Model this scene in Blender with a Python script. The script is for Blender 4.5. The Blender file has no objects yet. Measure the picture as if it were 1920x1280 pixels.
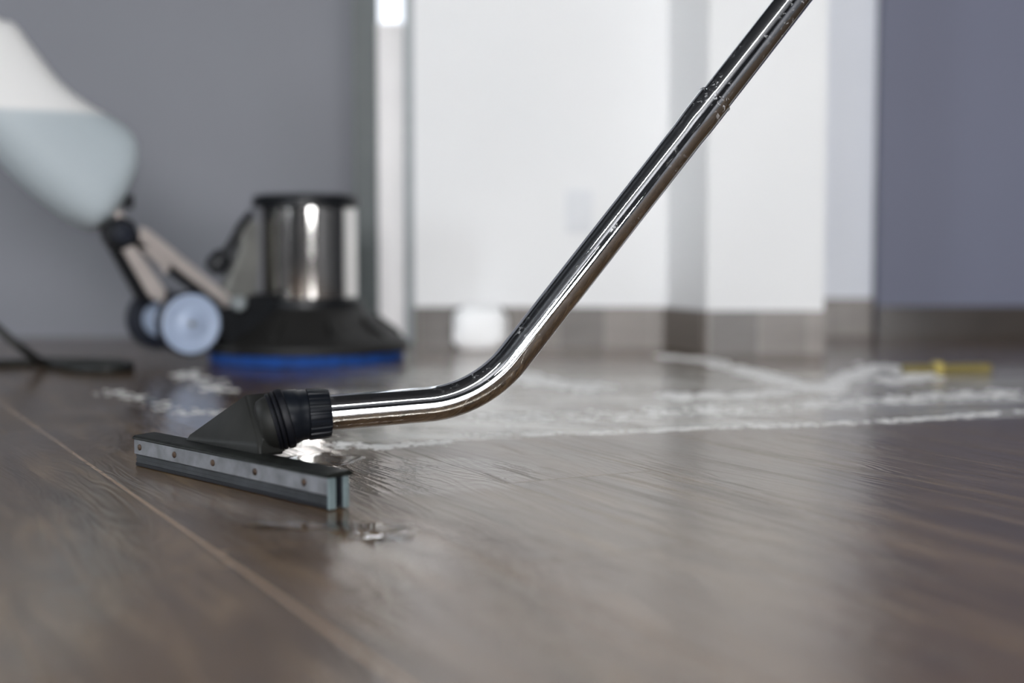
import bpy, bmesh, math, random
from mathutils import Vector, Matrix
random.seed(7)
S = bpy.context.scene
C = S.collection
PI = math.pi

# ------------------------------------------------------------------ camera
CAM_Z = 0.257
PITCH = math.atan(184 / 2667)
cd = bpy.data.cameras.new('camera')
cam = bpy.data.objects.new('camera', cd); C.objects.link(cam)
cam.location = (0, 0, CAM_Z)
cam.rotation_euler = (PI / 2 - PITCH, 0, 0)
cd.lens = 50; cd.sensor_width = 36; cd.clip_start = 0.02
cd.dof.use_dof = True; cd.dof.focus_distance = 1.60; cd.dof.aperture_fstop = 1.8
S.camera = cam

# ------------------------------------------------------------------ world and exposure
w = bpy.data.worlds.new('world'); S.world = w; w.use_nodes = True
w.node_tree.nodes['Background'].inputs[0].default_value = (0.62, 0.72, 0.9, 1)
w.node_tree.nodes['Background'].inputs[1].default_value = 0.6
S.view_settings.view_transform = 'Standard'; S.view_settings.look = 'None'
S.view_settings.exposure = 0.42; S.view_settings.gamma = 1; S.view_settings.use_curve_mapping = False

WIN = 26.0          # brightness of the daylight behind the panes
LAMP = 32.0         # ceiling strip lamps

# ------------------------------------------------------------------ helpers: geometry
def ray(px, py):
    v = Vector(((px - 960) / 2667, (640 - py) / 2667, -1))
    return Matrix.Rotation(PI / 2 - PITCH, 3, 'X') @ v
def on_floor(px, py, z=0.0):
    r = ray(px, py); t = (z - CAM_Z) / r.z
    return Vector((r.x * t, r.y * t, z))
def at(px, py, Y):
    r = ray(px, py); t = Y / r.y
    return Vector((r.x * t, Y, CAM_Z + r.z * t))

def tagp(o, label=None, cat=None, group=None, kind=None):
    if label: o['label'] = label
    if cat: o['category'] = cat
    if group: o['group'] = group
    if kind: o['kind'] = kind
    return o
def obj(name, bm, mat, parent=None, smooth=True, bev=0, auto=40, sub=0):
    me = bpy.data.meshes.new(name)
    bmesh.ops.recalc_face_normals(bm, faces=bm.faces)
    bm.to_mesh(me); bm.free()
    o = bpy.data.objects.new(name, me); C.objects.link(o)
    me.materials.append(mat)
    if parent: o.parent = parent
    if smooth:
        for p in me.polygons: p.use_smooth = True
        if auto:
            me.set_sharp_from_angle(angle=math.radians(auto))
    if bev:
        b = o.modifiers.new('bevel', 'BEVEL'); b.width = bev; b.segments = 3; b.limit_method = 'ANGLE'
        b.angle_limit = math.radians(30)
    if sub:
        s = o.modifiers.new('sub', 'SUBSURF'); s.levels = sub; s.render_levels = sub
    return o
def empty(name, loc, rz=0):
    o = bpy.data.objects.new(name, None); C.objects.link(o)
    o.location = loc; o.rotation_euler = (0, 0, rz); o.empty_display_size = 0.05
    return o
def box(bm, a, b):
    vs = [bm.verts.new((x, y, z)) for x in (a[0], b[0]) for y in (a[1], b[1]) for z in (a[2], b[2])]
    for f in ((0,1,3,2),(4,6,7,5),(0,4,5,1),(2,3,7,6),(0,2,6,4),(1,5,7,3)):
        bm.faces.new([vs[i] for i in f])
def frame_to(d):
    d = Vector(d).normalized()
    up = Vector((0, 0, 1)) if abs(d.z) < .95 else Vector((1, 0, 0))
    u = d.cross(up).normalized(); v = u.cross(d).normalized()
    return d, u, v
def lathe(bm, prof, base, axis, n=48, closed=True, rib=None):
    """prof: (distance along axis, radius)"""
    d, u, v = frame_to(axis); base = Vector(base)
    rings = []
    for h, r in prof:
        ring = []
        for i in range(n):
            a = 2 * PI * i / n
            rr = r * (rib(h, a) if rib else 1)
            ring.append(bm.verts.new(base + d * h + (u * math.cos(a) + v * math.sin(a)) * rr))
        rings.append(ring)
    for k in range(len(rings) - 1):
        for i in range(n):
            j = (i + 1) % n
            bm.faces.new((rings[k][i], rings[k][j], rings[k+1][j], rings[k+1][i]))
    if closed:
        bm.faces.new(rings[0][::-1]); bm.faces.new(rings[-1])
def tube(bm, pts, r, n=32, cap=True, rf=None):
    pts = [Vector(p) for p in pts]
    T = [(pts[min(i+1, len(pts)-1)] - pts[max(i-1, 0)]).normalized() for i in range(len(pts))]
    _, u, v = frame_to(T[0]); rings = []
    for i, p in enumerate(pts):
        u = (u - T[i] * u.dot(T[i])).normalized(); v = T[i].cross(u)
        rr = rf(i / (len(pts) - 1)) if rf else r
        rings.append([bm.verts.new(p + (u * math.cos(2*PI*k/n) + v * math.sin(2*PI*k/n)) * rr) for k in range(n)])
    for a, b in zip(rings, rings[1:]):
        for i in range(n):
            j = (i + 1) % n
            bm.faces.new((a[i], a[j], b[j], b[i]))
    if cap:
        bm.faces.new(rings[0][::-1]); bm.faces.new(rings[-1])
def smooth_path(pts, n=10):
    pts = [Vector(p) for p in pts]; out = []
    P = [pts[0]*2-pts[1]] + pts + [pts[-1]*2-pts[-2]]
    for i in range(1, len(P) - 2):
        for k in range(n):
            t = k / n
            a, b, c, d = P[i-1], P[i], P[i+1], P[i+2]
            out.append(0.5*((2*b)+(c-a)*t+(2*a-5*b+4*c-d)*t*t+(3*b-a-3*c+d)*t**3))
    out.append(pts[-1]); return out
def prism(bm, poly, y0, y1):
    """poly of (x, z) extruded along y"""
    a = [bm.verts.new((x, y0, z)) for x, z in poly]; b = [bm.verts.new((x, y1, z)) for x, z in poly]
    n = len(poly)
    bm.faces.new(a); bm.faces.new(b[::-1])
    for i in range(n):
        j = (i+1) % n; bm.faces.new((a[i], b[i], b[j], a[j]))

# ------------------------------------------------------------------ helpers: materials
class NT:
    def __init__(s, name):
        s.m = bpy.data.materials.new(name); s.m.use_nodes = True
        s.t = s.m.node_tree; s.N = s.t.nodes; s.L = s.t.links
        s.b = s.N['Principled BSDF']
    def n(s, typ, **kw):
        o = s.N.new(typ)
        for k, v in kw.items(): setattr(o, k, v)
        return o
    def math(s, op, a, b=None, c=None, clamp=False):
        o = s.N.new('ShaderNodeMath'); o.operation = op; o.use_clamp = clamp
        for i, x in enumerate((a, b, c)):
            if x is None: continue
            if isinstance(x, (int, float)): o.inputs[i].default_value = x
            else: s.L.new(x, o.inputs[i])
        return o.outputs[0]
    def link(s, a, b): s.L.new(a, b)
    def noise(s, vec, scale, detail=3, rough=.5, dist=0):
        o = s.N.new('ShaderNodeTexNoise'); o.inputs['Scale'].default_value = scale
        o.inputs['Detail'].default_value = detail; o.inputs['Roughness'].default_value = rough
        o.inputs['Distortion'].default_value = dist
        if vec is not None: s.L.new(vec, o.inputs['Vector'])
        return o.outputs[0]
    def ramp(s, fac, stops):
        o = s.N.new('ShaderNodeValToRGB'); e = o.color_ramp.elements
        while len(e) < len(stops): e.new(.5)
        for q, (p, c) in zip(e, stops):
            q.position = p; q.color = (*c, 1) if len(c) == 3 else c
        s.L.new(fac, o.inputs[0]); return o.outputs[0]
    def mixc(s, f, a, b, mode='MIX'):
        o = s.N.new('ShaderNodeMix'); o.data_type = 'RGBA'; o.blend_type = mode
        for inp, x in ((o.inputs[0], f), (o.inputs[6], a), (o.inputs[7], b)):
            if isinstance(x, (int, float)): inp.default_value = x
            elif isinstance(x, tuple): inp.default_value = (*x, 1)
            else: s.L.new(x, inp)
        return o.outputs[2]
    def maprange(s, x, a, b, c=0., d=1., smooth=True):
        o = s.N.new('ShaderNodeMapRange'); o.interpolation_type = 'SMOOTHSTEP' if smooth else 'LINEAR'
        s.L.new(x, o.inputs[0])
        for i, v in enumerate((a, b, c, d)): o.inputs[i+1].default_value = v
        return o.outputs[0]
    def bump(s, h, strength, dist):
        o = s.N.new('ShaderNodeBump'); o.inputs['Strength'].default_value = strength
        o.inputs['Distance'].default_value = dist; s.L.new(h, o.inputs['Height']); return o.outputs[0]
    def comb(s, x, y, z=0.):
        o = s.N.new('ShaderNodeCombineXYZ')
        for i, v in enumerate((x, y, z)):
            if isinstance(v, (int, float)): o.inputs[i].default_value = v
            else: s.L.new(v, o.inputs[i])
        return o.outputs[0]
def simple(name, col, rough=.5, metal=0., var=.08, scale=20, bump=0., bscale=200, coat=0., ior=1.5, spec=.5):
    m = NT(name); tc = m.n('ShaderNodeTexCoord').outputs['Object']
    f = m.noise(tc, scale, 4)
    c0 = tuple(max(0, x*(1-var)) for x in col); c1 = tuple(min(1, x*(1+var)) for x in col)
    m.link(m.ramp(f, [(.3, c0), (.7, c1)]), m.b.inputs['Base Color'])
    m.b.inputs['Roughness'].default_value = rough; m.b.inputs['Metallic'].default_value = metal
    m.b.inputs['Coat Weight'].default_value = coat; m.b.inputs['IOR'].default_value = ior
    m.b.inputs['Specular IOR Level'].default_value = spec
    if bump: m.link(m.bump(m.noise(tc, bscale, 3), bump, .001), m.b.inputs['Normal'])
    return m.m
def emit(name, col, s):
    m = NT(name); m.b.inputs['Base Color'].default_value = (*col, 1)
    m.b.inputs['Emission Color'].default_value = (*col, 1); m.b.inputs['Emission Strength'].default_value = s
    return m.m
def srgb(r, g, b):
    f = lambda c: (c/255/12.92) if c <= 10 else ((c/255+.055)/1.055)**2.4
    return (f(r), f(g), f(b))

# ---- floor: wood-look planks laid 27.5 degrees off the camera axis
ANG = math.radians(27.5)
def floor_mat():
    m = NT('wood_plank_floor')
    pos = m.n('ShaderNodeNewGeometry').outputs['Position']
    sp = m.n('ShaderNodeSeparateXYZ'); m.link(pos, sp.inputs[0]); X, Y = sp.outputs[0], sp.outputs[1]
    ca, sa = math.cos(ANG), math.sin(ANG)
    across = m.math('ADD', m.math('MULTIPLY', X, ca), m.math('MULTIPLY', Y, sa))
    along = m.math('SUBTRACT', m.math('MULTIPLY', X, sa), m.math('MULTIPLY', Y, ca))
    W = .186
    q = m.math('DIVIDE', m.math('SUBTRACT', across, .322), W)
    row = m.math('FLOOR', q); fr = m.math('SUBTRACT', q, row)
    # distance to a long seam, in metres
    ds = m.math('MULTIPLY', m.math('MINIMUM', fr, m.math('SUBTRACT', 1., fr)), W)
    wn = m.n('ShaderNodeTexWhiteNoise', noise_dimensions='1D'); m.link(row, wn.inputs['W'])
    LL = .92
    q2 = m.math('ADD', m.math('DIVIDE', along, LL), m.math('MULTIPLY', wn.outputs[0], 7.3))
    col_ = m.math('FLOOR', q2); fr2 = m.math('SUBTRACT', q2, col_)
    ds2 = m.math('MULTIPLY', m.math('MINIMUM', fr2, m.math('SUBTRACT', 1., fr2)), LL)
    pid = m.n('ShaderNodeTexWhiteNoise', noise_dimensions='2D'); m.link(m.comb(row, col_), pid.inputs[0])
    rnd = pid.outputs[0]
    d = m.math('MINIMUM', ds, ds2)
    # light, wide joint: the one whose centre is at .322
    isw = m.math('LESS_THAN', m.math('ABSOLUTE', m.math('SUBTRACT', across, .322)), .01)
    sw = m.math('ADD', .0015, m.math('MULTIPLY', isw, .0005))
    seam = m.math('SUBTRACT', 1., m.maprange(m.math('SUBTRACT', d, sw), 0., .0009))
    # grain
    gv = m.comb(m.math('ADD', m.math('MULTIPLY', along, 1.), m.math('MULTIPLY', rnd, 31.)), m.math('MULTIPLY', across, 7.5), m.math('MULTIPLY', rnd, 11.))
    big = m.noise(gv, 1.6, 3, .55, .6)
    rings = m.math('SINE', m.math('MULTIPLY', big, 120.))
    fine = m.noise(m.comb(m.math('MULTIPLY', along, 9.), m.math('MULTIPLY', across, 150.), rnd), 1., 4, .6)
    blot = m.noise(pos, 3.2, 3, .6)
    blot2 = m.noise(gv, 3.5, 4, .6, 1.)
    base = m.ramp(blot2, [(.25, srgb(52, 37, 23)), (.5, srgb(92, 72, 49)), (.72, srgb(136, 112, 82))])
    base = m.mixc(m.maprange(fine, .35, .7, 0., .35), base, srgb(84, 66, 52))
    base = m.mixc(m.maprange(rings, .4, 1., 0., .4), base, srgb(70, 55, 44))
    base = m.mixc(m.math('MULTIPLY', rnd, .3), base, srgb(98, 80, 66))
    # knots
    vo = m.n('ShaderNodeTexVoronoi'); vo.inputs['Scale'].default_value = 1.
    m.link(m.comb(m.math('MULTIPLY', along, 3.2), m.math('MULTIPLY', across, 6.5), m.math('MULTIPLY', rnd, 3.)), vo.inputs['Vector'])
    knot = m.maprange(vo.outputs['Distance'], .05, .13, 1., 0.)
    base = m.mixc(m.math('MULTIPLY', knot, .55), base, srgb(52, 40, 34))
    sc = m.mixc(isw, srgb(116, 96, 74), srgb(160, 136, 114))
    base = m.mixc(seam, base, sc)
    # wet, soapy band left by the machine: outline is wavy
    wob = m.math('MULTIPLY', m.math('SUBTRACT', m.noise(pos, 4., 4, .65), .5), .5)
    far = m.maprange(m.math('ADD', m.math('SUBTRACT', Y, m.math('MULTIPLY', X, .28)), m.math('MULTIPLY', wob, .35)), 1.85, 1.91)
    right = m.maprange(m.math('ADD', X, wob), -.72, -.55)
    far2 = m.maprange(m.math('ADD', Y, wob), 2.75, 3.1, 1., 0.)
    wet = m.math('MULTIPLY', m.math('MULTIPLY', far, right), far2)
    # small wet patch round the squeegee
    dx = m.math('SUBTRACT', X, -.14); dy = m.math('SUBTRACT', Y, 1.58)
    rr = m.math('SQRT', m.math('ADD', m.math('POWER', m.math('DIVIDE', dx, .20), 2.), m.math('POWER', m.math('DIVIDE', dy, .15), 2.)))
    patch = m.maprange(m.math('ADD', rr, m.math('MULTIPLY', wob, 1.2)), .75, 1.0, 1., 0.)
    wetall = m.math('MAXIMUM', wet, patch)
    # milky soap film drawn out in arcs
    st = m.noise(m.comb(m.math('MULTIPLY', X, 1.6), m.math('MULTIPLY', m.math('ADD', Y, m.math('MULTIPLY', m.math('SINE', m.math('MULTIPLY', X, 3.2)), .05)), 9.)), 1.6, 4, .6, .4)
    fx = m.maprange(m.math('ADD', X, wob), -.42, -.18)
    film = m.math('MULTIPLY', m.math('MULTIPLY', wet, fx), m.maprange(st, .38, .58, .22, .95))
    base = m.mixc(m.math('MULTIPLY', patch, .35), base, srgb(66, 50, 38))
    base = m.mixc(film, base, srgb(214, 212, 204))
    m.link(base, m.b.inputs['Base Color'])
    dryr = m.math('ADD', .13, m.math('MULTIPLY', m.math('ADD', fine, blot), .08))
    rough = m.math('ADD', m.math('MULTIPLY', dryr, m.math('SUBTRACT', 1., wetall)), m.math('MULTIPLY', wetall, .10))
    m.link(rough, m.b.inputs['Roughness'])
    m.b.inputs['IOR'].default_value = 2.15
    m.b.inputs['Specular Tint'].default_value = (1, .91, .82, 1)
    h = m.math('ADD', m.math('MULTIPLY', rings, .16), m.math('MULTIPLY', fine, .35))
    h = m.math('SUBTRACT', h, m.math('MULTIPLY', seam, 1.2))
    h = m.math('SUBTRACT', h, m.math('MULTIPLY', knot, .5))
    drops = m.noise(pos, 55., 3, .5)
    h = m.math('ADD', h, m.math('MULTIPLY', m.math('MULTIPLY', wetall, drops), .9))
    m.link(m.bump(h, .9, .0008), m.b.inputs['Normal'])
    return m.m

def paint(name, col, var=.03, rough=.6, mark=None):
    m = NT(name); pos = m.n('ShaderNodeNewGeometry').outputs['Position']
    f = m.noise(pos, 1.6, 4)
    c = m.ramp(f, [(.3, tuple(x*(1-var) for x in col)), (.7, tuple(min(1, x*(1+var)) for x in col))])
    if mark:
        v = m.n('ShaderNodeVectorMath', operation='DISTANCE'); m.link(pos, v.inputs[0]); v.inputs[1].default_value = mark
        c = m.mixc(m.maprange(v.outputs['Value'], .010, .018, .35, 0.), c, tuple(x*.4 for x in col))
    m.link(c, m.b.inputs['Base Color']); m.b.inputs['Roughness'].default_value = rough
    m.link(m.bump(m.noise(pos, 180, 3), .15, .0006), m.b.inputs['Normal'])
    return m.m

def tile_base():
    m = NT('glazed_skirting_tile'); pos = m.n('ShaderNodeNewGeometry').outputs['Position']
    sp = m.n('ShaderNodeSeparateXYZ'); m.link(pos, sp.inputs[0])
    q = m.math('DIVIDE', sp.outputs[0], .115); k = m.math('FLOOR', q)
    wn = m.n('ShaderNodeTexWhiteNoise', noise_dimensions='1D'); m.link(k, wn.inputs['W'])
    fr = m.math('SUBTRACT', q, k)
    g = m.noise(m.comb(m.math('MULTIPLY', sp.outputs[0], 3.), sp.outputs[1], m.math('MULTIPLY', sp.outputs[2], 30.)), 3., 3)
    c = m.ramp(m.math('ADD', m.math('MULTIPLY', wn.outputs[0], .6), m.math('MULTIPLY', g, .4)),
               [(.2, srgb(82, 77, 72)), (.5, srgb(104, 97, 91)), (.8, srgb(124, 116, 110))])
    seam = m.maprange(m.math('MINIMUM', fr, m.math('SUBTRACT', 1., fr)), .0, .03, .6, 0.)
    c = m.mixc(seam, c, srgb(150, 145, 138))
    m.link(c, m.b.inputs['Base Color']); m.b.inputs['Roughness'].default_value = .30
    return m.m

def chrome(name, rough=.03, smudge=.18, tint=(.86, .87, .89)):
    m = NT(name); tc = m.n('ShaderNodeTexCoord').outputs['Object']
    f = m.noise(tc, 38, 6, .75, 1.2); f2 = m.noise(tc, 420, 3, .6)
    r = m.math('ADD', m.maprange(f, .50, .72, rough, rough + smudge), m.maprange(f2, .62, .72, 0., .12))
    m.link(r, m.b.inputs['Roughness']); m.b.inputs['Metallic'].default_value = 1
    c = m.mixc(m.maprange(f2, .64, .72), tint, (.45, .42, .36))
    m.link(c, m.b.inputs['Base Color'])
    dry = m.noise(tc, 170, 4, .7, .8); patch = m.noise(tc, 14, 3, .6)
    spot = m.math('MULTIPLY', m.maprange(dry, .56, .66), m.maprange(patch, .48, .62))
    m.link(m.math('SUBTRACT', 1., m.math('MULTIPLY', spot, .38 if smudge > .06 else .02)), m.b.inputs['Metallic'])
    m.link(m.bump(m.noise(tc, 260, 3), .04, .0003), m.b.inputs['Normal'])
    return m.m

M = {}
M['floor'] = floor_mat()
M['white'] = paint('white_wall_paint', (.79, .79, .79))
M['niche'] = paint('cool_white_wall_paint', (.74, .765, .82))
M['grey'] = paint('blue_grey_wall_paint', srgb(124, 125, 132), mark=tuple(at(547, 130, 3.85)))
M['grey2'] = paint('slate_wall_paint', srgb(108, 111, 130))
M['room'] = paint('dark_room_paint', (.035, .037, .043))
M['ceil'] = paint('ceiling_paint', (.014, .015, .018))
M['tile'] = tile_base()
M['tile_shaded'] = simple('shaded_skirting_tile', srgb(60, 54, 50), .2, var=.25, scale=6)  # colour darkened to carry the deep shadow at the right wall's foot
M['alu'] = simple('satin_aluminium_jamb', (.80, .775, .765), .5, metal=0., var=.06, scale=3)
M['jamb_dark'] = simple('dark_grey_jamb', srgb(78, 84, 84), .5)  # dark grey tone of the strip at the jamb's left
M['jamb_grey'] = simple('grey_jamb_edge', srgb(138, 144, 146), .4)
M['plastic_white'] = simple('white_socket_plastic', (.70, .71, .73), .6, var=.02)
M['socket_hole'] = simple('socket_recess', (.25, .26, .28), .5)
M['chrome'] = chrome('smudged_chrome', .025, .10)
M['chrome2'] = chrome('motor_chrome', .07, .05, (.78, .76, .73))
M['black'] = simple('black_plastic', (.009, .010, .012), .36, var=.2, bump=.1, spec=.25)
M['rubber_body'] = simple('dusty_black_rubber', (.013, .0132, .012), .55, var=.5, scale=14, bump=.3, bscale=90, spec=.25)
M['coupling'] = simple('black_coupling_plastic', (.006, .0075, .011), .34, var=.2, spec=.22)
M['rubber'] = simple('grey_blade_rubber', (.028, .031, .035), .5, var=.4, scale=40, spec=.25)
M['seal'] = simple('black_blade_rubber', (.004, .0045, .007), .5, spec=.2)
M['zinc'] = simple('dull_zinc_strip', (.17, .175, .19), .45, metal=.45, var=.3, scale=50, bump=.2)
M['zinc_end'] = simple('pale_strip_end', (.14, .18, .19), .5, metal=.2, var=.2, scale=60)
M['rust'] = simple('rusty_rivet', (.06, .038, .026), .45, metal=.6, var=.5, scale=120)
M['top_lip'] = simple('worn_black_lip', (.009, .010, .009), .5, var=.7, scale=70, spec=.2)
M['frame_alu'] = simple('scrubber_frame_aluminium', (.46, .41, .385), .38, metal=.5, var=.1)
M['bracket'] = simple('cast_grey_bracket', (.17, .17, .158), .45, metal=.4, var=.2)
M['wheel_hub'] = simple('pale_blue_wheel_plastic', (.34, .41, .55), .4, var=.06)
M['tyre'] = simple('dark_tyre_rubber', (.010, .013, .022), .55, spec=.25)
M['housing'] = simple('charcoal_housing_plastic', (.016, .0155, .015), .5, var=.35, scale=8, spec=.25)
M['pad'] = simple('blue_scrub_pad', (.001, .05, .25), .8, var=.35, scale=60, bump=.8, bscale=300)
M['yellow'] = simple('yellow_plastic', (.17, .135, .04), .35, var=.15)
M['yellow2'] = simple('pale_yellow_plastic', (.45, .36, .10), .3, var=.1)
M['blob'] = simple('bright_blob_white', (.97, .97, .97), .7, var=.02, bump=.2)  # near-white, for the form that replaces the blown-out bright spot
M['cord'] = simple('black_cord', (.010, .011, .010), .5)
M['foam'] = simple('soap_foam', (.78, .77, .75), .35, var=.06, bump=.4, bscale=400)
M['pane'] = emit('daylit_pane', (.97, .975, 1.), WIN * .8)
M['pane_added'] = emit('added_window_pane', (.97, .975, 1.), WIN)  # glowing pane of the added rear window
M['pane_soft'] = emit('daylit_pane_soft', (.86, .93, 1.), WIN * .8)
M['pane_dim'] = emit('daylit_pane_dim', (.86, .93, 1.), WIN * .8)
M['slot_pane'] = emit('daylit_slot_pane', (.90, .94, 1.), .6)
M['lamp'] = emit('lamp_diffuser', (.97, 1., .98), LAMP)
M['wframe'] = simple('window_frame_dark', (.03, .03, .032), .4)
def water():
    m = NT('clear_water'); m.b.inputs['Base Color'].default_value = (.95, .96, .95, 1)
    m.b.inputs['Transmission Weight'].default_value = 1; m.b.inputs['IOR'].default_value = 1.33
    m.b.inputs['Roughness'].default_value = .02
    tc = m.n('ShaderNodeNewGeometry').outputs['Position']
    m.link(m.bump(m.noise(tc, 30, 2), .05, .001), m.b.inputs['Normal']); return m.m
M['water'] = water()
def tank_shell():
    m = NT('translucent_tank_plastic')
    d = m.n('ShaderNodeBsdfDiffuse'); d.inputs[0].default_value = (.97, .965, .95, 1)
    t = m.n('ShaderNodeBsdfTranslucent'); t.inputs[0].default_value = (.97, .96, .90, 1)
    tr = m.n('ShaderNodeBsdfTransparent'); tr.inputs[0].default_value = (.97, .97, .93, 1)
    g = m.n('ShaderNodeBsdfGlossy'); g.inputs['Roughness'].default_value = .35
    tc = m.n('ShaderNodeTexCoord').outputs['Object']
    f = m.noise(tc, 4, 2)
    zz = m.n('ShaderNodeSeparateXYZ'); m.link(tc, zz.inputs[0])
    # plastic wetted from inside takes the colour of the solution
    m.link(m.mixc(m.maprange(zz.outputs[2], .508, .520), (.56, .63, .67), (.97, .965, .96)), d.inputs[0])
    a = m.n('ShaderNodeMixShader'); m.link(m.maprange(f, .2, .8, .12, .18), a.inputs[0]); m.link(d.outputs[0], a.inputs[1]); m.link(t.outputs[0], a.inputs[2])
    b = m.n('ShaderNodeMixShader'); b.inputs[0].default_value = .12; m.link(a.outputs[0], b.inputs[1]); m.link(tr.outputs[0], b.inputs[2])
    c = m.n('ShaderNodeMixShader'); c.inputs[0].default_value = .05; m.link(b.outputs[0], c.inputs[1]); m.link(g.outputs[0], c.inputs[2])
    m.link(c.outputs[0], m.N['Material Output'].inputs[0]); return m.m
M['tank'] = tank_shell()
M['liquid'] = simple('cleaning_solution', (.09, .15, .19), .2, var=.05, scale=4)

# ------------------------------------------------------------------ structure
def struct(name, bm, mat, parent=None, **k):
    o = obj(name, bm, mat, parent, **k)
    if not parent: o['kind'] = 'structure'
    return o
def sbox(name, a, b, mat, parent=None, bev=0):
    bm = bmesh.new(); box(bm, a, b); return struct(name, bm, M[mat], parent, smooth=False, bev=bev)

RX0, RX1, RY0, RY1, RZ = -3.4, 3.6, -3.6, 4.3, 2.7
sbox('floor', (RX0, RY0, -.08), (RX1, RY1, 0), 'floor')
sbox('ceiling', (RX0, RY0, RZ), (RX1, RY1, RZ + .1), 'ceil')
YL, YW, YP, YS, YR = 3.88, 3.52, 3.32, 3.95, 3.90
xg = -.41                       # right end of the grey wall
sbox('wall_far_left', (RX0, YL, 0), (xg, YL + .2, RZ), 'grey')
xw0 = (777 - 960) / 2667 * YW; xw1 = (1250 - 960) / 2667 * YW
xp0 = (1325 - 960) / 2667 * YP; xp1 = (1545 - 960) / 2667 * YP
bm = bmesh.new()               # white wall, slanted return and pillar: one plastered body
prof = [(xw0, YW), (xw1, YW), (xp0, YP), (xp1, YP), (xp1, YR + .35), (xw0, YR + .35)]
a_ = [bm.verts.new((x, y, 0)) for x, y in prof]; b_ = [bm.verts.new((x, y, RZ)) for x, y in prof]
bm.faces.new(a_); bm.faces.new(b_)
for i in range(len(prof)):
    j = (i + 1) % len(prof); bm.faces.new((a_[i], a_[j], b_[j], b_[i]))
struct('wall_far_centre', bm, M['white'], smooth=False)
xs1 = (1641 - 960) / 2667 * YS
sbox('wall_far_niche', (xp1, YS, 0), (xs1 + .02, YS + .2, RZ), 'niche')
xr = (1645 - 960) / 2667 * YR
sbox('wall_far_right', (xr, YR, 0), (RX1, YR + .2, RZ), 'grey2')
# baseboards
def strip(name, pts, h, mat, th=.012):
    bm = bmesh.new()
    for (x0, y0), (x1, y1) in zip(pts, pts[1:]):
        d = Vector((x1-x0, y1-y0)).normalized(); n = Vector((d.y, -d.x)) * th
        vs = [bm.verts.new((x, y, z)) for z in (0, h) for x, y in ((x0, y0), (x1, y1), (x1+n.x, y1+n.y), (x0+n.x, y0+n.y))]
        for f in ((0,1,2,3),(4,5,6,7),(0,1,5,4),(1,2,6,5),(2,3,7,6),(3,0,4,7)): bm.faces.new([vs[i] for i in f])
    return struct(name, bm, M[mat], smooth=False)
strip('baseboard_centre', [(xw0, YW), (xw1, YW), (xp0, YP), (xp1, YP)], .10, 'tile')
strip('baseboard_niche', [(xp1, YS), (xs1, YS)], .105, 'tile')
strip('baseboard_right', [(xr, YR), (RX1, YR)], .085, 'tile_shaded')
# slim glazed door jamb between the grey and the white wall
sbox('trim_1', (xg, 3.70, 0), (-.346, YL + .1, RZ), 'jamb_dark')
sbox('trim_2', (-.344, 3.66, 0), (-.272, 3.80, .80), 'alu', bev=.006)
wn_ = sbox('window_1', (-.344, 3.66, .80), (-.272, 3.80, .815), 'alu')
sbox('pane', (-.342, 3.69, .815), (-.274, 3.70, 2.4), 'slot_pane', wn_)
sbox('trim_3', (-.270, 3.60, 0), (xw0, 3.82, RZ), 'jamb_grey')
# rest of the room, behind and beside the camera
sbox('wall_left', (RX0 - .2, RY0, 0), (RX0, RY1, RZ), 'room')
sbox('wall_right', (RX1, RY0, 0), (RX1 + .2, RY1, RZ), 'room')
sbox('wall_rear', (RX0, RY0 - .2, 0), (RX1, RY0, RZ), 'room')
def window(name, a, b, mat, nrm):
    """a, b: opposite corners of the pane (thin along nrm axis)"""
    fr = bmesh.new(); t = .05
    ax = 0 if nrm == 'y' else 1
    lo = [min(a[i], b[i]) for i in range(3)]; hi = [max(a[i], b[i]) for i in range(3)]
    for side in (0, 1):
        p, q = lo[:], hi[:]
        if side == 0: q[ax] = lo[ax] + t
        else: p[ax] = hi[ax] - t
        box(fr, p, q)
    for side in (0, 1):
        p, q = lo[:], hi[:]; p[ax] += t; q[ax] -= t
        if side == 0: q[2] = lo[2] + t
        else: p[2] = hi[2] - t
        box(fr, p, q)
    f = struct(name, fr, M['wframe'], smooth=False)
    p, q = lo[:], hi[:]; p[ax] += t; q[ax] -= t; p[2] += t; q[2] -= t
    th = 1 - ax; mid = (lo[th] + hi[th]) / 2; p[th] = mid - .006; q[th] = mid + .006
    pb = bmesh.new(); box(pb, p, q); obj('pane', pb, M[mat], f, smooth=False)
window('window_2', (1.2, RY0, .42), (2.9, RY0 + .06, 1.15), 'pane', 'y')
window('window_3', (RX0, -2.0, .5), (RX0 + .06, -1.3, 2.1), 'pane_soft', 'x')
window('added_window', (-.9, RY0, .95), (.7, RY0 + .06, 2.35), 'pane_added', 'y')  # unseen window, added as the main light on the far walls
window('window_4', (RX0, 2.2, .3), (RX0 + .06, 2.5, 1.9), 'pane_dim', 'x')

# ceiling strip lamps
for k, (y, lab) in enumerate(((-.65, 'long white strip lamp mounted flat on the dark ceiling'),)):
    t = empty('strip_lamp', (.8, y, RZ)); tagp(t, lab, 'lamp')
    bm = bmesh.new(); box(bm, (-2.0, -.06, -.04), (2.4, .06, 0)); obj('lamp_body', bm, M['plastic_white'], t, smooth=False)
    bm = bmesh.new(); box(bm, (-1.97, -.045, -.052), (2.37, .045, -.0405)); obj('diffuser', bm, M['lamp'], t, smooth=False)

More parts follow.
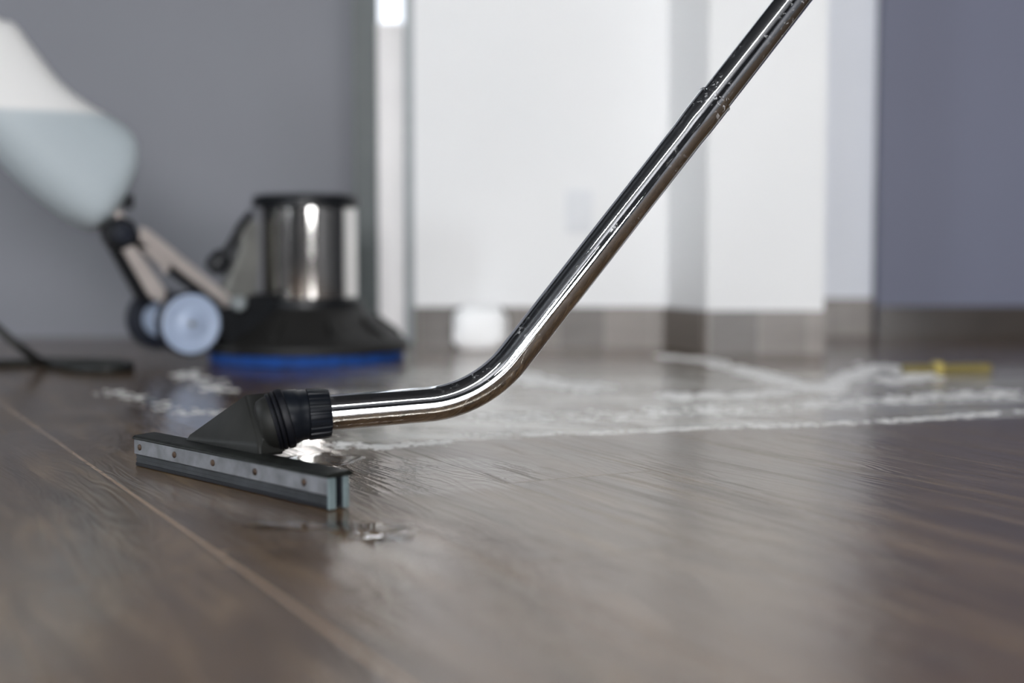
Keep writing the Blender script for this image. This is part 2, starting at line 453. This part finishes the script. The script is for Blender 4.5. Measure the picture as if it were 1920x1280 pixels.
# wall socket
sc = at(1086, 396, YW)
so = empty('wall_socket', (sc.x, YW, sc.z)); tagp(so, 'white plastic wall socket on the white wall behind the chrome tube', 'socket')
bm = bmesh.new(); box(bm, (-.032, -.010, -.052), (.032, 0, .052)); obj('cover_plate', bm, M['plastic_white'], so, smooth=False, bev=.003)
bm = bmesh.new(); box(bm, (-.022, -.013, -.022), (.022, -.0095, .022)); obj('socket_insert', bm, M['plastic_white'], so, smooth=False, bev=.001)

# ------------------------------------------------------------------ vacuum wand with squeegee head
BC = on_floor(441, 914); BC = Vector((-.302, 1.502, 0))
pL = on_floor(256, 873); pR = on_floor(618, 957)
BC = (pL + pR) / 2; A = (pR - pL).normalized(); Lh = (pR - pL).length / 2
yaw = math.atan2(A.y, A.x)
wand = empty('vacuum_wand', (BC.x, BC.y, 0), yaw)
tagp(wand, 'bent chrome vacuum wand with a black squeegee head drawing across the wet plank floor', 'vacuum wand')
Minv = (Matrix.Translation((BC.x, BC.y, 0)) @ Matrix.Rotation(yaw, 4, 'Z')).inverted()
loc = lambda p: Minv @ Vector(p)      # world point -> wand space (x along blade, y away from the lens)

# head: clamp strips, blades, lip
def bar(name, y0, y1, z0, z1, mat, x0=-Lh, x1=Lh, bev=.0008, parent=wand):
    bm = bmesh.new(); box(bm, (x0, y0, z0), (x1, y1, z1)); return obj(name, bm, M[mat], parent, smooth=False, bev=bev)
fb = bar('squeegee_blade', .000, .005, .0006, .030, 'rubber'); fb['label'] = 'grey front squeegee blade'
for k in range(1, 3):
    bar('blade_groove', -.0008, .0002, .003 + .0045*k, .0042 + .0045*k, 'rubber', bev=.0002, parent=fb)
cs = bar('clamp_strip', -.0028, -.0002, .0145, .0315, 'zinc'); cs['label'] = 'dull metal clamp strip with rivets'
bar('strip_end', -.0030, .0055, .0012, .0315, 'zinc_end', Lh + .0002, Lh + .0035, parent=cs)
bar('blade_channel', .0055, .0145, .004, .031, 'seal', x1=Lh - .002)
rb = bar('squeegee_blade', .015, .019, .0006, .031, 'rubber'); rb['label'] = 'rear squeegee blade'
bar('strip_end', .0147, .0210, .0012, .0315, 'zinc_end', Lh + .0002, Lh + .0035, parent=rb)
bar('blade_edge', -.0012, .0052, .0004, .0045, 'seal', parent=fb)
# black lip that carries the blades
bm = bmesh.new()
poly = [(-.0045, .0318), (-.0045, .0335), (-.002, .0358), (.024, .0375), (.0275, .034), (.0275, .0318)]
vs0 = [bm.verts.new((-Lh - .001, y, z)) for y, z in poly]; vs1 = [bm.verts.new((Lh + .002, y, z)) for y, z in poly]
bm.faces.new(vs0); bm.faces.new(vs1)
for i in range(len(poly)):
    j = (i+1) % len(poly); bm.faces.new((vs0[i], vs0[j], vs1[j], vs1[i]))
obj('carrier_lip', bm, M['top_lip'], wand, smooth=False, bev=.0006)
# rivets at the places seen on the strip
for px, py in ((262, 840), (327, 855), (399, 871), (478, 890), (570, 912)):
    r = ray(px, py)
    # meet the strip's front plane (local y = -.0028)
    o_ = loc((0, 0, CAM_Z)); p2 = loc(Vector((0, 0, CAM_Z)) + r); dd = p2 - o_
    tt = (-.0028 - o_.y) / dd.y; h = o_ + dd * tt
    bm = bmesh.new(); lathe(bm, [(0, .0036), (.0008, .0036), (.0016, .0028), (.0021, .0012)], (h.x, -.0027, .0232), (0, -1, 0), 20)
    obj('rivet', bm, M['rust'], cs)

# body: skirted hipped housing with a rounded neck
bx0, bx1 = -.118, .030
def bp(px, py, y):
    o_ = loc((0, 0, CAM_Z)); dd = loc(Vector((0, 0, CAM_Z)) + ray(px, py)) - o_
    return o_ + dd * ((y - o_.y) / dd.y)
bm = bmesh.new()
zb = .034
P = {}
for n_, px_, py_, y_ in (('a1', 345, 819, .016), ('b1', 486, 833, .016), ('c1', 536, 812, .050), ('e', 459, 737, .036), ('f', 507, 733, .058)):
    P[n_] = bp(px_, py_, y_)
P['g'] = Vector((P['e'].x + .02, .080, P['e'].z - .003))
P['d1'] = Vector((P['a1'].x + .03, .085, .046))
for n_, dx_ in (('a', 0), ('b', .001), ('c', 0), ('d', 0)):
    q_ = P[n_ + '1']; P[n_ + '0'] = Vector((q_.x + dx_, q_.y, zb))
P = {k_: bm.verts.new(v_) for k_, v_ in P.items()}
for f in (('a0','b0','b1','a1'), ('b0','c0','c1','b1'), ('c0','d0','d1','c1'), ('d0','a0','a1','d1'),
          ('a1','b1','e'), ('b1','f','e'), ('b1','c1','f'), ('c1','d1','g','f'), ('d1','a1','e','g'), ('e','f','g'), ('a0','d0','c0','b0')):
    bm.faces.new([P[i] for i in f])
bmesh.ops.bevel(bm, geom=bm.edges[:], offset=.0045, segments=3, affect='EDGES', clamp_overlap=True)
hb = obj('head_housing', bm, M['rubber_body'], wand, auto=60); hb['label'] = 'dusty black hipped rubber housing'

# wand centre line (all in one upright plane that runs away to the right)
def wp(px, py):
    r = ray(px, py)      # plane Y = 1.49 + .27 (X + .195)
    t = (1.515 + .27 * .195) / (r.y - .27 * r.x)
    return Vector((r.x * t, r.y * t, CAM_Z + r.z * t))
q0 = wp(600, 775); q1 = wp(901, 749.5); q2 = wp(1341, 186); q3 = q1 + (q2 - q1) * 1.9
d1 = (q1 - q0).normalized(); d2 = (q3 - q1).normalized()
Tn = .060; sA = q1 - d1 * Tn; sB = q1 + d2 * Tn
ang = d1.angle(d2); R_ = Tn / math.tan(ang / 2)
nrm = (d2 - d1 * d2.dot(d1)).normalized(); cc = sA + nrm * R_
arc = [cc - nrm * R_ * math.cos(a) + d1 * R_ * math.sin(a) for a in [ang * k / 28 for k in range(29)]]
R = .0191
Lj = (q2 - sB).length
low = [q0 + (sA - q0) * (k / 8) for k in range(8)] + arc + [sB + d2 * (Lj - .055) * k / 20 for k in range(1, 21)]
tot = len(low)
flare = [(0, 0)] + [(.004 * k, .0008 * (3*(k/7)**2 - 2*(k/7)**3)) for k in range(1, 8)] + [(.045, .0008), (.055, .0008)]
pts = [loc(p) for p in low]; rad = [R] * len(pts)
for s_, dr in flare[1:]:
    pts.append(loc(sB + d2 * (Lj - .055 + s_))); rad.append(R + dr)
def tube_r(bm, pts, rad, n=64):
    T = [(pts[min(i+1, len(pts)-1)] - pts[max(i-1, 0)]).normalized() for i in range(len(pts))]
    _, u, v = frame_to(T[0]); rings = []
    for i, p in enumerate(pts):
        u = (u - T[i] * u.dot(T[i])).normalized(); v = T[i].cross(u)
        rings.append([bm.verts.new(p + (u*math.cos(2*PI*k/n) + v*math.sin(2*PI*k/n)) * rad[i]) for k in range(n)])
    for a, b in zip(rings, rings[1:]):
        for i in range(n):
            j = (i+1) % n; bm.faces.new((a[i], a[j], b[j], b[i]))
    bm.faces.new(rings[0][::-1]); bm.faces.new(rings[-1])
bm = bmesh.new(); tube_r(bm, pts, rad); lt = obj('lower_tube', bm, M['chrome'], wand)
up = [loc(q2 - d2 * .004 + d2 * (q3 - q2).length * k / 30) for k in range(31)]
bm = bmesh.new(); tube_r(bm, up, [R * .962] * 31)
ut = obj('upper_tube', bm, M['chrome'], wand)

bm = bmesh.new(); je = sB + d2 * Lj
lathe(bm, [(0, R + .0008), (.0002, R + .0014), (.0012, R + .0014), (.0014, R * .97)], loc(je - d2 * .0012), (loc(q3) - loc(q1)), 64)
obj('rim', bm, M['chrome'], lt)
# coupling and neck
cen = loc(q0); ax = (loc(q1) - loc(q0)).normalized()
pxm = (wp(700, 766) - wp(600, 775)).length / 100.   # metres per pixel along the axis
def ax_at(px): return (px - 600) * pxm
nb = 22
def rib(h, a):
    return 1 + .045 * (1 if math.cos(nb * a) > -.15 else 0)
bm = bmesh.new()
lathe(bm, [(ax_at(576), .0235), (ax_at(577.5), .0265), (ax_at(611), .0256), (ax_at(617), .0244), (ax_at(619), .0195)], cen, ax, 22*8, rib=rib)
obj('coupling_collar', bm, M['coupling'], wand, auto=30)
bm = bmesh.new()
lathe(bm, [(ax_at(546), .0265), (ax_at(548), .0278), (ax_at(558), .0278), (ax_at(560), .0270), (ax_at(572), .0268), (ax_at(576), .0262), (ax_at(578), .021)], cen, ax, 64)
obj('coupling_sleeve', bm, M['coupling'], wand)
# neck turns from the housing into the coupling axis
axw = (q1 - q0).normalized()
tilt = Vector((axw.x, axw.y, 0)).normalized() * math.cos(math.radians(15)) + Vector((0, 0, math.sin(math.radians(15))))
axn = (loc(q0 + tilt) - loc(q0)).normalized()
n2 = loc(wp(545, 781)); n1 = n2 - axn * .019; n0 = n1 - axn * .020
bm = bmesh.new()
lathe(bm, [(.004, .018), (.008, .0255), (.014, .0280), (.020, .0290)], n0, axn, 64); obj('neck', bm, M['rubber_body'], wand)
for h, rr, w_ in ((.0005, .0310, .0024), (.0055, .0322, .0024), (.0125, .0328, .0044)):
    bm = bmesh.new()
    lathe(bm, [(h - w_, rr - .003), (h - w_*.75, rr - .0007), (h, rr), (h + w_*.75, rr - .0007), (h + w_, rr - .003)], n1, axn, 64)
    obj('seal_ring', bm, M['seal'], wand)
bm = bmesh.new(); lathe(bm, [(.014, .0300), (.019, .0296), (.024, .0284), (.030, .0262)], n1, axn, 64)
obj('neck_shoulder', bm, M['coupling'], wand)

# ------------------------------------------------------------------ floor scrubber
SC = Vector((-.453, 3.14, 0)); SY = math.radians(31)
F = Vector((math.cos(SY), math.sin(SY), 0)); Lf = Vector((-F.y, F.x, 0))
scr = empty('floor_scrubber', SC, SY)
tagp(scr, 'blurred single-disc floor scrubber with chrome motor, blue pad and white solution tank', 'floor scrubber')
def ml(px, py, yl=0.):
    """pixel on the machine's plane at side offset yl -> machine space"""
    r = ray(px, py)
    o = SC + Lf * yl                       # plane point; normal Lf
    t = (o - Vector((0, 0, CAM_Z))).dot(Lf) / r.dot(Lf)
    p = Vector((0, 0, CAM_Z)) + r * t - SC
    return Vector((p.dot(F), p.dot(Lf), p.z))
Z = (0, 0, 1)
bm = bmesh.new(); lathe(bm, [(0.0005, .206), (.002, .212), (.022, .214), (.0235, .208)], (0, 0, 0), Z, 96); obj('scrub_pad', bm, M['pad'], scr)
bm = bmesh.new()
lathe(bm, [(.024, .205), (.024, .222), (.030, .226), (.040, .224), (.052, .212), (.064, .190), (.078, .168), (.092, .150), (.100, .138), (.112, .128), (.122, .118)], (0, 0, 0), Z, 96)
hs = obj('brush_housing', bm, M['housing'], scr, auto=25)
for k in range(10):
    a = 2*PI*k/10 + .2
    bm = bmesh.new()
    q = Matrix.Rotation(a, 4, 'Z')
    vv = [q @ Vector(v) for v in ((.150,-.006,.088),(.205,-.006,.055),(.205,.006,.055),(.150,.006,.088),(.150,-.005,.104),(.205,-.005,.064),(.205,.005,.064),(.150,.005,.104))]
    vs = [bm.verts.new(v) for v in vv]
    for f in ((0,1,2,3),(4,5,6,7),(0,1,5,4),(1,2,6,5),(2,3,7,6),(3,0,4,7)): bm.faces.new([vs[i] for i in f])
    obj('rib', bm, M['housing'], hs, smooth=False, bev=.002)
bm = bmesh.new(); lathe(bm, [(.119, .112), (.120, .124), (.134, .122), (.138, .112)], (0, 0, 0), Z, 96); obj('motor_ring', bm, M['black'], scr)
bm = bmesh.new(); lathe(bm, [(.1385, .108), (.140, .111), (.332, .111), (.333, .108)], (0, 0, 0), Z, 96); obj('motor_housing', bm, M['chrome2'], scr)
bm = bmesh.new(); lathe(bm, [(.3335, .112), (.335, .1175), (.352, .1175), (.360, .114), (.364, .100), (.366, .05)], (0, 0, 0), Z, 96); obj('motor_cap', bm, M['black'], scr)
# drive body behind the motor and wheel carrier
bm = bmesh.new()
prism(bm, [(-.10, .060), (-.10, .150), (-.15, .150), (-.20, .125), (-.26, .118), (-.285, .10), (-.285, .085), (-.20, .045)], -.07, .07)
obj('wheel_carrier', bm, M['black'], scr, smooth=False, bev=.008)
# wheels
WR, WZ, WX = .066, .094, -.302
for s in (-1, 1):
    yy = s * .105
    bm = bmesh.new(); lathe(bm, [(-.013, WR-.009), (-.012, WR-.003), (-.008, WR), (.018, WR), (.024, WR-.003), (.026, WR-.009)], (WX, yy, WZ), (0, 1, 0), 64)
    wh = obj('wheel', bm, M['tyre'], scr)
    d = s
    bm = bmesh.new()
    sc_ = 1 if s < 0 else .62
    lathe(bm, [(h_, r_ * sc_) for h_, r_ in [(.002, .0605), (.0140, .0605), (.0160, .057), (.0155, .051), (.0140, .048), (.0140, .026), (.0160, .022), (.0185, .017), (.0190, .008), (.0150, .006)]], (WX, yy, WZ), (0, -1, 0), 64)
    obj('wheel_hub', bm, M['wheel_hub'], wh)
    bm = bmesh.new(); lathe(bm, [(.014, .006), (.021, .006), (.022, .004)], (WX, yy, WZ), (0, -1, 0), 20); obj('axle_bolt', bm, M['bracket'], wh)
bm = bmesh.new(); lathe(bm, [(-.095, .008), (.095, .008)], (WX, 0, WZ), (0, 1, 0), 20); obj('axle', bm, M['bracket'], scr)

# frame bars from the pivot
def slab(name, pix, yl, th, mat, bev=.002, parent=scr, smooth=False):
    pts = [ml(px, py, yl) for px, py in pix]
    bm = bmesh.new(); prism(bm, [(p.x, p.z) for p in pts], yl - th/2, yl + th/2)
    return obj(name, bm, M[mat], parent, smooth=smooth, bev=bev)
for yl in (-.05, .05):
    # pixel outlines are for the near side; shift is taken from the near plane for both
    def sl(name, pix, mat, th=.010, bev=.002):
        pts = [ml(px, py, -.05) for px, py in pix]
        bm = bmesh.new(); prism(bm, [(p.x, p.z) for p in pts], yl - th/2, yl + th/2)
        return obj(name, bm, M[mat if yl < 0 else 'black'], scr, smooth=False, bev=bev)  # far bars coloured black to stand for the shaded undersides
    sl('frame_bar', [(262, 424), (277, 430), (438, 560), (428, 582), (412, 566), (262, 452)], 'frame_alu')
    sl('frame_bar', [(222, 456), (246, 452), (312, 548), (304, 570), (280, 556)], 'frame_alu')
    if yl < 0:
        sl('link_plate', [(262, 466), (284, 464), (318, 488), (318, 506), (306, 516), (300, 500)], 'frame_alu', .006)
bm = bmesh.new()
p0 = ml(196, 440, 0.0); p1 = ml(262, 560, 0.0)
tube(bm, [p0, p1], .008, 16); obj('rear_stay', bm, M['black'], scr)
bm = bmesh.new(); tube(bm, [ml(322, 500, 0), ml(410, 572, 0)], .007, 16); obj('lift_rod', bm, M['black'], scr)
pv = ml(227, 437, -.05)
bm = bmesh.new()
lathe(bm, [(.0, .030), (.004, .034), (.052, .034), (.056, .031)], (pv.x, -.005, pv.z), (0, -1, 0), 8); obj('pivot_block', bm, M['black'], scr, bev=.002, smooth=False)
bm = bmesh.new()
lathe(bm, [(.045, .020), (.062, .022), (.070, .019), (.072, .010)], (pv.x, -.005, pv.z), (0, -1, 0), 40); k = obj('pivot_knob', bm, M['tyre'], scr)
# handle runs up to the left behind the tank
bm = bmesh.new(); tube(bm, [Vector((pv.x, .02, pv.z)), ml(-330, -160, .02)], .014, 24); obj('handle_tube', bm, M['frame_alu'], scr)

# solution tank
out = [(6,38),(30,46),(62,88),(112,152),(165,194),(215,222),(244,244),(258,272),(258,312),(244,350),(226,384),(205,414),(180,430),(158,428),(120,406),(78,374),(38,338),(0,300),(-60,240),(-130,160),(-160,90),(-150,30),(-100,5),(-40,15)]
out = [ml(px - 3, py, 0) for px, py in out]
ring = smooth_path([(p.x, 0, p.z) for p in out + [out[0]]], 4)[:-1]
ctr = sum(ring, Vector()) / len(ring)
spine0 = ml(185, 330, 0); spine1 = ml(-90, 90, 0)
def nearest(p):
    a, b = Vector((spine0.x, 0, spine0.z)), Vector((spine1.x, 0, spine1.z))
    t = max(0, min(1, (p - a).dot(b - a) / (b - a).length_squared)); return a + (b - a) * t
TY = .010
def tank_mesh(k, half, zcut=None):
    bm = bmesh.new(); rows = []
    N = 12
    for i in range(N + 1):
        u = -1 + 2 * i / N; ph = u * PI / 2 * .96
        y = math.sin(ph); s = max(.0, math.cos(ph)) ** .45
        row = []
        for p in ring:
            c = nearest(p); q = c + (p - c) * s * k
            row.append(bm.verts.new((q.x, TY + y * half, q.z)))
        rows.append(row)
    n = len(ring)
    for a, b in zip(rows, rows[1:]):
        for i in range(n):
            j = (i+1) % n; bm.faces.new((a[i], a[j], b[j], b[i]))
    bm.faces.new(rows[0]); bm.faces.new(rows[-1])
    if zcut is not None:
        g = bm.verts[:] + bm.edges[:] + bm.faces[:]
        bmesh.ops.bisect_plane(bm, geom=g, plane_co=(0, 0, zcut), plane_no=(0, 0, 1), clear_outer=True)
        be = [e for e in bm.edges if e.is_boundary]
        bmesh.ops.holes_fill(bm, edges=be)
    return bm
HALF = .085
tk = obj('solution_tank', tank_mesh(1., HALF), M['tank'], scr, auto=0); tk['label'] = 'white translucent solution tank'
zl = ml(120, 222, -.05).z
obj('cleaning_solution', tank_mesh(.965, HALF * .95, zl), M['liquid'], tk, auto=50)
# small clip and valve under the tank
c1 = ml(240, 378, -.03); bm = bmesh.new(); box(bm, (c1.x - .008, -.045, c1.z - .014), (c1.x + .008, -.015, c1.z + .014)); obj('tank_clip', bm, M['black'], scr, smooth=False, bev=.003)
c2 = ml(224, 402, -.03); bm = bmesh.new(); tube(bm, [c2 + Vector((-.012, 0, .02)), c2 + Vector((.004, 0, -.02))], .012, 24); obj('outlet_valve', bm, M['frame_alu'], scr)
# handle bracket, lead and plug beside the motor
slab('motor_bracket', [(446, 418), (478, 412), (480, 470), (476, 560), (470, 590), (448, 588), (436, 560), (412, 548), (430, 500), (444, 470)], -.03, .05, 'bracket', .006)
cd_ = smooth_path([ml(470, 400, -.04), ml(452, 424, -.05), ml(436, 452, -.05), ml(418, 480, -.05)], 8)
bm = bmesh.new(); tube(bm, cd_, .009, 20); obj('motor_lead', bm, M['black'], scr)
bm = bmesh.new(); b0 = ml(424, 474, -.05); b1 = ml(392, 512, -.05)
lathe(bm, [(0, .012), (.008, .021), (.035, .023), (.05, .016)], b0, (b1 - b0), 24); obj('lead_plug', bm, M['black'], scr)
bm = bmesh.new(); b0 = ml(442, 568, -.09); lathe(bm, [(0, .014), (.02, .016), (.026, .012)], b0, (0, -1, 0), 24); obj('carrier_bolt', bm, M['jamb_grey'], scr)

# ------------------------------------------------------------------ power cord on the floor at the left
cr = .0085
f = lambda px, py: on_floor(px, py, cr)
loop = [at(-120, 520, 2.75), at(-50, 577, 2.78), at(0, 619, 2.80), at(45, 656, 2.82)]
loop += [f(88, 683), f(130, 689), f(190, 693), f(236, 690), f(244, 684), f(215, 680), f(150, 678), f(80, 678), f(20, 680), f(-60, 684), f(-160, 690)]
loop = [Vector(p) for p in loop]
for i, p in enumerate(loop):
    if i in (10, 11): p.z = cr
bm = bmesh.new(); tube(bm, smooth_path(loop, 12), cr, 20)
tagp(obj('power_cord', bm, M['cord']), 'black power cord looping on the floor at the left edge', 'power cord')

# ------------------------------------------------------------------ yellow piece lying on the wet floor
y0 = on_floor(1692, 700); y1 = on_floor(1856, 698)
ye = empty('yellow_stick', ((y0.x+y1.x)/2, (y0.y+y1.y)/2, 0), math.atan2(y1.y-y0.y, y1.x-y0.x))
tagp(ye, 'short yellow plastic stick with a pale band lying on the wet floor at right', 'plastic stick')
L_ = (y1 - y0).length / 2
bm = bmesh.new(); box(bm, (-L_, -.012, 0), (L_, .012, .018)); obj('stick_body', bm, M['yellow'], ye, smooth=False, bev=.005)
xb = -L_ + 2*L_*(1757-1692)/164
bm = bmesh.new(); box(bm, (xb - .008, -.015, 0), (xb + .008, .015, .023)); obj('stick_band', bm, M['yellow2'], ye, smooth=False, bev=.004)

# ------------------------------------------------------------------ soap foam and puddles
def foam(paths, n, name, label, seed):
    rnd = random.Random(seed); bm = bmesh.new()
    for path, wd, dens, smin, smax in paths:
        pp = [on_floor(px, py) for px, py in path]; seg = smooth_path(pp, 8)
        clump = [rnd.random() for _ in range(40)]
        for _ in range(int(n * dens)):
            u = rnd.random(); g = clump[int(u * 39.9)]
            if rnd.random() > g ** 1.3: continue
            k = u * (len(seg) - 1); i = int(k); p = seg[i].lerp(seg[min(i+1, len(seg)-1)], k - i)
            p = p + Vector((rnd.gauss(0, wd*.5), rnd.gauss(0, wd), 0))
            r = smin + (smax - smin) * rnd.random() ** 2.2
            hh = r * rnd.uniform(.16, .34); sx = rnd.uniform(.8, 2.2)
            nn = 8; top = bm.verts.new((p.x, p.y, hh)); prev = None; rings = []
            for lv, zz in ((.6, .8), (1., 0.02)):
                rings.append([bm.verts.new((p.x + math.cos(2*PI*q/nn)*r*lv*sx, p.y + math.sin(2*PI*q/nn)*r*lv, hh*zz)) for q in range(nn)])
            for q in range(nn):
                j = (q+1) % nn
                bm.faces.new((top, rings[0][q], rings[0][j])); bm.faces.new((rings[0][q], rings[1][q], rings[1][j], rings[0][j]))
    tagp(obj(name, bm, M['foam'], auto=0), label, 'foam', kind='stuff')
foam([([(880, 816), (1100, 812), (1330, 802), (1500, 797), (1660, 789), (1800, 780), (1930, 770)], .008, 1.0, .0015, .006),
      ([(900, 782), (1150, 778), (1320, 768), (1500, 760), (1660, 750), (1800, 742), (1930, 736)], .028, 1.3, .002, .007),
      ([(1250, 668), (1330, 678), (1420, 700), (1500, 722), (1560, 730)], .022, .8, .004, .014),
      ([(1640, 688), (1600, 706), (1530, 726), (1400, 740), (1250, 742)], .02, .7, .004, .013),
      ([(1640, 684), (1700, 694), (1730, 706), (1660, 716)], .03, .35, .004, .012),
      ([(620, 832), (700, 838), (760, 834), (860, 828)], .010, .5, .0015, .005),
      ([(960, 700), (1020, 716), (1120, 728)], .03, .5, .004, .013)], 1300,
     'soap_foam', 'white streaks of soap foam trailing across the wet floor at right', 3)
foam([([(195, 735), (250, 742), (330, 770), (430, 772)], .020, .10, .002, .006),
      ([(330, 700), (380, 712), (420, 740)], .03, .10, .003, .008)], 1500,
     'soap_foam', 'small flecks of soap foam on the floor behind the squeegee head', 5)
def puddle(px, py, rx, ry, label, seed, h=.0016, prof=((.35, 1.), (.7, 1.), (.88, .9), (.96, .6), (1., .1))):
    rnd = random.Random(seed); p = on_floor(px, py); bm = bmesh.new()
    n = 72; ph = [(rnd.uniform(0, 6.28), rnd.uniform(.03, .13)) for _ in range(7)]
    rings = []
    for lv, zz in prof:
        row = []
        for i in range(n):
            a = 2*PI*i/n; k = 1 + sum(am * math.sin((j+2)*a + f0) for j, (f0, am) in enumerate(ph))
            row.append(bm.verts.new((p.x + math.cos(a)*rx*k*lv, p.y + math.sin(a)*ry*k*lv, h*zz)))
        rings.append(row)
    bm.faces.new(rings[0])
    for a, b in zip(rings, rings[1:]):
        for i in range(n):
            j = (i+1) % n; bm.faces.new((a[i], a[j], b[j], b[i]))
    tagp(obj('water_puddle', bm, M['water'], auto=0), label, 'puddle')
puddle(702, 999, .038, .045, 'small bright puddle on the dry planks in front of the squeegee', 11, .0020, [(q_/12, 1 - (q_/12)**2 + .01) for q_ in range(1, 13)])
puddle(600, 862, .048, .05, 'glistening puddle under the coupling behind the squeegee head', 4, .0012)
puddle(560, 985, .05, .022, 'thin dark puddle beside the near end of the squeegee blade', 8, .0008)

# added white form standing in for a blown-out bright spot by the skirting
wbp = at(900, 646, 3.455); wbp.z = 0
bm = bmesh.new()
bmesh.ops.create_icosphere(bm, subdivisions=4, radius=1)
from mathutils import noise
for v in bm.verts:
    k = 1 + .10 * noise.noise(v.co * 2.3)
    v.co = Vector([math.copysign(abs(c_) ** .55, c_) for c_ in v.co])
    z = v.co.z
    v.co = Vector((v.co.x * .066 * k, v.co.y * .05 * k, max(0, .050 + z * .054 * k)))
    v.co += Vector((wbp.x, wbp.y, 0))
tagp(obj('bright_blob', bm, M['blob']), 'added white form standing in for a blown-out bright spot at the skirting tiles', 'blob')
